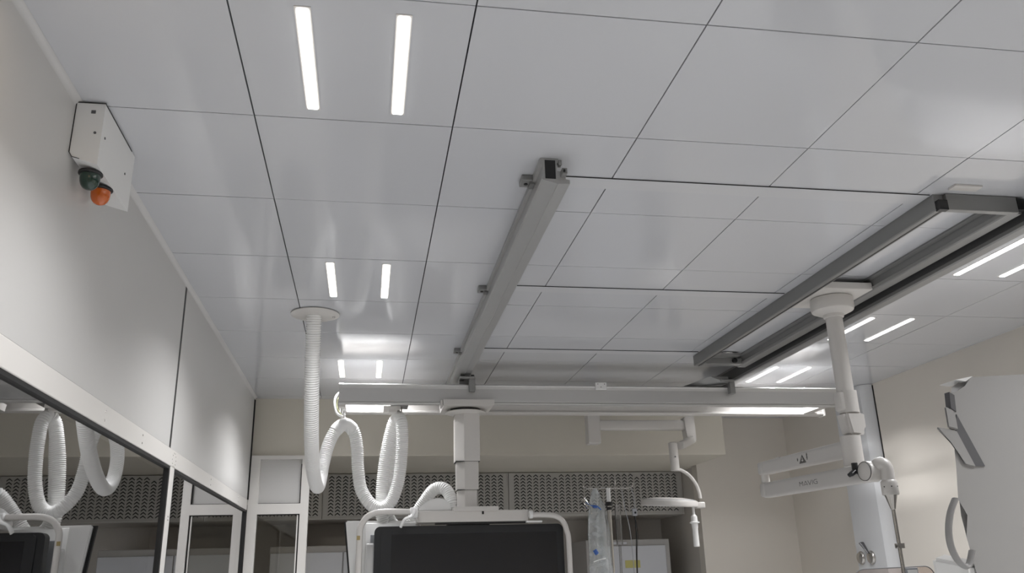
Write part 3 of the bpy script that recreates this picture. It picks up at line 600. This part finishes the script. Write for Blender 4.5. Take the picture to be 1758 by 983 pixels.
# ------------------------------------------------------------------ exam lamp
t = thing('exam_lamp', 'white examination lamp on a jointed arm with a thin round head and handle', 'lamp', (1.67, 6.2, 1.86))
b = BM(); bx(b, 1.625, 1.722, 6.15, 6.25, 2.582, 2.999, 0.008, 2); obj('ceiling_mount', b, 'white_enamel', t)
b = BM(); bx(b, 1.715, 2.41, 6.165, 6.235, 2.688, 2.762, 0.012, 3); obj('spring_arm', b, 'white_enamel', t, smooth=40)
b = BM(); L = [(2.385, 2.775), (2.41, 2.792), (2.47, 2.795), (2.475, 2.60), (2.44, 2.585), (2.40, 2.62), (2.395, 2.70)]; prism(b, [(x, 6.15, z) for x, z in L], [(x, 6.24, z) for x, z in L]); bmesh.ops.bevel(b, geom=b.edges[:], offset=0.006, segments=2, affect='EDGES'); obj('elbow', b, 'white_enamel', t, smooth=40)
b = BM(); arm(b, (2.45, 6.18, 2.615), (2.29, 6.02, 2.545), 0.06, 0.055, 0.05); obj('short_arm', b, 'white_enamel', t, smooth=40)
b = BM(); tube(b, [(2.232, 6.02, 2.565), (2.234, 6.02, 2.36)], 0.033, 20); obj('swivel_post', b, 'white_enamel', t, smooth=50)
b = BM(); lathe(b, [(0.006,0),(0.006,0.002)], (2.23, 5.987, 2.46), 8, (0,-1,0)); lathe(b, [(0.026, 0), (0.026, 0.003)], (2.232, 6.02, 2.565), 16); islands('post_cap', b, 'dark_steel', t)
b = BM(); q = spline([(2.235, 6.02, 2.37), (2.28, 6.02, 2.365), (2.34, 6.02, 2.325), (2.385, 6.02, 2.26), (2.405, 6.02, 2.19), (2.405, 6.02, 2.155)], 0.012); tube(b, q, 0.0125, 14); obj('curved_tube', b, 'white_enamel', t, smooth=60)
b = BM(); hc = (2.165, 6.02, 2.12); lathe(b, [(0.01, 0.052), (0.10, 0.050), (0.17, 0.040), (0.185, 0.034), (0.2, 0.030), (0.205, 0.022), (0.205, -0.006), (0.195, -0.012), (0.0, -0.014)], hc, 48, (0.04, -0.085, 1)); hd = obj('lamp_head', b, 'white_enamel', t, smooth=35)
b = BM(); lathe(b, [(0.186, 0.0345), (0.188, 0.0365), (0.190, 0.0335)], hc, 48, (0.04, -0.085, 1)); obj('head_seam', b, 'grey_plastic', hd)
b = BM(); bx(b, 2.36, 2.43, 5.99, 6.05, 2.092, 2.135, 0.008, 3); obj('head_bracket', b, 'white_enamel', t, smooth=40)
b = BM(); lathe(b, [(0.010, 2.11), (0.010, 2.05), (0.022, 2.035), (0.024, 2.00), (0.036, 1.995), (0.036, 1.990), (0.024, 1.985), (0.022, 1.955), (0.020, 1.95), (0.022, 1.83), (0.019, 1.825)], (2.345, 6.02, 0), 24); obj('sterile_handle', b, 'white_plastic', t, smooth=30)

# ------------------------------------------------------------------ infusion pole and bags
t = thing('infusion_pole', 'slim steel infusion pole with hooks and a black collar behind the clear bags', 'infusion pole', (1.535, 5.45, 0))
b = BM(); tube(b, [(1.552, 5.45, 0.08), (1.552, 5.45, 2.08)], 0.012, 14); obj('pole', b, 'steel', t, smooth=50)
b = BM(); tube(b, [(1.552, 5.45, 2.08), (1.552, 5.45, 2.19)], 0.014, 14); obj('top_sleeve', b, 'white_plastic', t, smooth=50)
b = BM(); tube(b, [(1.552, 5.45, 2.075), (1.552, 5.45, 2.10)], 0.024, 16); tube(b, [(1.552, 5.45, 2.05), (1.552, 5.45, 2.068)], 0.018, 16); obj('collar', b, 'black_plastic', t, smooth=40)
for a in (0, 90, 180, 270):
    b = BM(); ca, sa = math.cos(math.radians(a)), math.sin(math.radians(a)); B0 = Vector((1.552, 5.45, 2.188)); dv = Vector((ca, sa, 0))
    tube(b, spline([B0, B0+dv*0.08, B0+dv*0.14, B0+dv*0.165+up*0.01, B0+dv*0.17+up*0.035], 0.01), 0.0028, 8); obj('hook', b, 'steel', t, smooth=60)
b = BM()
for a in range(5):
    an = math.radians(72*a); tube(b, [(1.552, 5.45, 0.10), (1.552+0.3*math.cos(an), 5.45+0.3*math.sin(an), 0.05)], 0.014, 10)
    lathe(b, [(0.02, -0.01), (0.02, 0.01)], (1.552+0.3*math.cos(an), 5.45+0.3*math.sin(an), 0.022), 14, (0,1,0))
obj('wheel_base', b, 'steel', t)
def bag(name, label, x, y, z1, w, h, th, grp):
    bm = BM(); n = 18; rows = []
    for j in range(n+1):
        v = j/n; z = z1 - h*v
        ww = w*min(1.0, 0.18+1.25*v**0.5) if v < 0.5 else w
        if v > 0.96: ww = w*0.9
        tt = th*math.sin(math.pi*min(max(v*1.05, 0.02), 0.98))**0.6
        rows.append((z, ww/2*(1+0.03*math.sin(9*v)), tt/2))
    rings = []
    for z, hw, ht in rows:
        rings.append([bm.verts.new((x + hw*math.cos(a), y + ht*math.sin(a)*(1+0.3*math.sin(5*z*20+a*2)), z)) for a in [2*math.pi*k/20 for k in range(20)]])
    for p, q in zip(rings[:-1], rings[1:]):
        for k in range(20): bm.faces.new((p[k], p[(k+1)%20], q[(k+1)%20], q[k]))
    bm.faces.new(rings[0][::-1]); bm.faces.new(rings[-1])
    return bm
b = bag('', '', 1.418, 5.28, 2.17, 0.125, 0.62, 0.05, None)
bg = tag(obj('infusion_bag', b, 'bag_plastic', smooth=60), 'clear infusion bag with blue clips hanging left of the pole', 'infusion bag', 'clear bags on the infusion pole')
b = BM(); q = spline([(1.345, 5.25, 2.085), (1.375, 5.25, 2.065), (1.415, 5.25, 2.06), (1.445, 5.25, 2.035)], 0.01); tube(b, q, 0.004, 8); tube(b, [(1.39, 5.248, 2.06), (1.415, 5.248, 2.055)], 0.009, 8); tube(b, [(1.385, 5.245, 1.80), (1.40, 5.245, 1.775)], 0.013, 8); islands('blue_clip', b, 'blue_clip', bg, smooth=50)
b = BM(); tube(b, [(1.335, 5.25, 2.095), (1.365, 5.25, 2.055)], 0.017, 12); lathe(b, [(0.019,0),(0.019,0.006)], (1.333, 5.25, 2.098), 12, (-0.6,0,0.8)); obj('port_cap', b, 'tube_plastic', bg, smooth=50)
b = BM(); q = spline([(1.375, 5.245, 1.73), (1.41, 5.245, 1.742), (1.455, 5.245, 1.75)], 0.01); tube(b, q, 0.003, 8); obj('bag_seal', b, 'white_plastic', bg, smooth=50)
b = bag('', '', 1.475, 5.36, 2.10, 0.10, 0.60, 0.05, None)
tag(obj('infusion_bag', b, 'bag_plastic', smooth=60), 'second clear bag hanging just left of the pole behind the first', 'infusion bag', 'clear bags on the infusion pole')
b = BM(); tube(b, [(1.575, 5.34, 2.07), (1.575, 5.34, 1.83)], [0.020]*2, 16); tube(b, [(1.575, 5.34, 1.83), (1.572, 5.34, 1.55)], 0.008, 12)
tag(obj('drip_tube', b, 'tube_plastic', smooth=50), 'clear plastic drip chamber and tube hanging in front of the pole', 'drip tube')
b = BM(); tube(b, spline([(1.64, 5.44, 2.185), (1.655, 5.44, 2.05), (1.68, 5.44, 1.9), (1.69, 5.44, 1.55)], 0.02), 0.0025, 6)
tag(obj('infusion_line', b, 'grey_plastic', smooth=50), 'thin pale line hanging from the hook right of the infusion pole', 'infusion line')
t = thing('monitoring_cable', 'thin black cable hanging from a small grey connector right of the infusion pole', 'cable', (1.70, 5.44, 1.4))
b = BM(); tube(b, spline([(1.708, 5.45, 2.19), (1.722, 5.45, 2.12), (1.72, 5.45, 2.05)], 0.02), 0.002, 6); obj('hanging_loop', b, 'grey_plastic', t)
b = BM(); bx(b, 1.705, 1.735, 5.44, 5.462, 2.01, 2.055, 0.003); lathe(b, [(0.007,0),(0.007,0.003)], (1.722, 5.44, 2.03), 10, (0,-1,0), mi=1); obj('connector', b, ['grey_plastic', 'black_plastic'], t)
b = BM(); tube(b, spline([(1.72, 5.45, 2.01), (1.722, 5.45, 1.9), (1.712, 5.45, 1.75), (1.705, 5.45, 1.45)], 0.02), 0.0038, 8); tube(b, spline([(1.722, 5.45, 2.01), (1.732, 5.45, 1.9), (1.718, 5.45, 1.77), (1.705, 5.452, 1.45)], 0.02), 0.002, 6); obj('wire', b, 'black_plastic', t, smooth=50)

# ------------------------------------------------------------------ tall housing on the right wall
t = thing('wall_housing', 'tall pale blue housing on the right wall with round chrome fittings', 'wall housing', (3.8, 6.1, 0))
b = BM(); L = [(XR, 5.90), (3.81, 5.90), (3.772, 5.925), (3.76, 5.94), (3.76, 6.32), (XR, 6.32)]; prism(b, [(x, y, 0.0) for x, y in L], [(x, y, 2.998) for x, y in L]); obj('housing_shell', b, 'column_blue', t, smooth=35)
b = BM(); bx(b, XR-0.004, XR, 5.888, 5.899, 0, 2.99); obj('side_seam', b, 'gasket', t)
for yy, zz in ((6.26, 1.722), (6.12, 1.722)):
    b = BM(); lathe(b, [(0.050, 0), (0.050, 0.006), (0.042, 0.012), (0.040, 0.020), (0.01, 0.024)], (3.76, yy, zz), 28, (-1,0,0)); obj('round_fitting', b, 'steel', t, smooth=40)
b = BM(); tube(b, [(3.735, 6.12, 1.755), (3.72, 6.17, 1.83)], [0.012, 0.026], 12, flat=0.5); obj('flap_cover', b, 'dark_steel', t, smooth=50)

# ------------------------------------------------------------------ imaging gantry at the right edge
t = thing('imaging_gantry', 'large white imaging machine housing with a dark slanted groove at the right edge', 'imaging machine', (2.5, 2.9, 1.0))
S_ = 2.9/3.0
def gp(x, z, y=2.9): return (x*y/3.0, y, CZ+(z-CZ)*y/3.0)
OUT = [(2.405, 2.380), (2.355, 2.372), (2.305, 2.345), (2.293, 2.31), (2.282, 2.25), (2.272, 2.15), (2.258, 2.02), (2.240, 1.90), (2.235, 1.84), (2.245, 1.76), (2.255, 1.66), (2.27, 1.45), (2.32, 1.10), (3.3, 1.05), (3.3, 2.41), (2.75, 2.40)]
b = BM(); A = [gp(x, z) for x, z in OUT]; Bk = [(min(x+0.42, 3.5), 3.35, CZ+(z-CZ)*1.02) for x, y, z in A]; prism(b, A, Bk)
es = [e for e in b.edges if abs(e.verts[0].co.y-2.9) < 1e-4 and abs(e.verts[1].co.y-2.9) < 1e-4]
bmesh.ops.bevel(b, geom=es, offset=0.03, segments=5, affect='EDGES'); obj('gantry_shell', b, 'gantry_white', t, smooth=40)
b = BM(); gy = 2.895
def gq(px): return [(x, gy, z) for x, z in px]
for L in ([(2.292,2.318),(2.312,2.305),(2.306,2.238),(2.286,2.253)], [(2.305,2.228),(2.385,2.024),(2.343,2.024),(2.285,2.158)]):
    A = [gp(x, z, gy) for x, z in L]; prism(b, A, [(x, y+0.03, z) for x, y, z in A])
islands('dark_groove', b, 'rubber_grey', t)
b = BM(); A = [gp(x, z, 2.886) for x, z in ((2.258, 2.262), (2.30, 2.24), (2.298, 2.165), (2.256, 2.175))]; prism(b, A, [(x+0.02, y+0.03, z) for x, y, z in A]); bmesh.ops.bevel(b, geom=b.edges[:], offset=0.005, segments=2, affect='EDGES'); obj('corner_block', b, 'gantry_white', t, smooth=40)
b = BM(); A = [gp(x, z, 2.890) for x, z in ((2.205, 2.178), (2.29, 2.165), (2.345, 2.02), (2.30, 2.03), (2.26, 2.12))]; prism(b, A, [(x+0.02, y+0.03, z) for x, y, z in A]); bmesh.ops.bevel(b, geom=b.edges[:], offset=0.004, segments=2, affect='EDGES'); obj('lower_lip', b, 'gantry_white', t, smooth=40)
b = BM(); A = [gp(x, z, 2.90) for x, z in ((2.33, 2.368), (2.412, 2.384), (2.375, 2.362))]; prism(b, A, [(x, y+0.1, z) for x, y, z in A]); obj('top_fin', b, 'white_plastic', t)
b = BM(); q = spline([gp(x, z, 2.90) for x, z in ((2.228, 1.902), (2.196, 1.85), (2.176, 1.79), (2.172, 1.735), (2.186, 1.685), (2.214, 1.655), (2.236, 1.665), (2.262, 1.72))], 0.01); tube(b, q, 0.0175, 10, flat=0.5); obj('grip_handle', b, 'gantry_white', t, smooth=50)
b = BM()
top = [(2.112, 3.04, 1.690), (2.275, 3.20, 1.705), (2.30, 2.95, 1.660), (2.165, 2.90, 1.662)]
prism(b, top, [(x, y, 1.25) for x, y, z in top]); bmesh.ops.bevel(b, geom=b.edges[:], offset=0.012, segments=3, affect='EDGES'); tag(obj('device_box', b, 'white_plastic', smooth=40), 'small white rounded box below the grip handle of the imaging machine', 'device box')

# unseen warm downlight, added for the glow on the left wall
t = thing('added_downlight', 'added small round warm downlight out of view, for the glow on the left wall', 'downlight', (-0.70, 1.42, ZC))
b = BM(); lathe(b, [(0.06, 0), (0.06, -0.006), (0.05, -0.008)], (-0.70, 1.42, ZC), 24); f_ = obj('downlight_ring', b, 'white_enamel', t)
b = BM(); lathe(b, [(0.045, -0.008), (0.045, -0.010)], (-0.70, 1.42, ZC), 24); obj('downlight_lens', b, 'warm_diffuser', f_)
ld = bpy.data.lights.new('downlight_lamp', 'AREA'); ld.shape = 'DISK'; ld.size = 0.08; ld.energy = 1.6; ld.color = (1.0, 0.72, 0.42)
lo = bpy.data.objects.new('downlight_lamp', ld); COL.objects.link(lo); lo.parent = f_; lo.location = (0, 0, -0.014)

# fill lamp added to brighten the control room behind the window
t = thing('control_room_fill', 'added fill lamp brightening the control room behind the window band', 'ceiling light', (-2.3, 4.6, 2.7))
b = BM(); lathe(b, [(0.12, 0), (0.12, -0.02), (0.10, -0.03)], (-2.3, 4.6, 2.699), 24); f_ = obj('fill_body', b, 'white_enamel', t)
ld = bpy.data.lights.new('room_fill', 'AREA'); ld.shape = 'DISK'; ld.size = 0.18; ld.energy = 38.0; ld.color = (1.0, 0.9, 0.75)
lo = bpy.data.objects.new('room_fill', ld); COL.objects.link(lo); lo.parent = f_; lo.location = (0, 0, -0.04)

for o in bpy.data.objects:
    if '_o' in o: del o['_o']
bpy.context.view_layer.update()
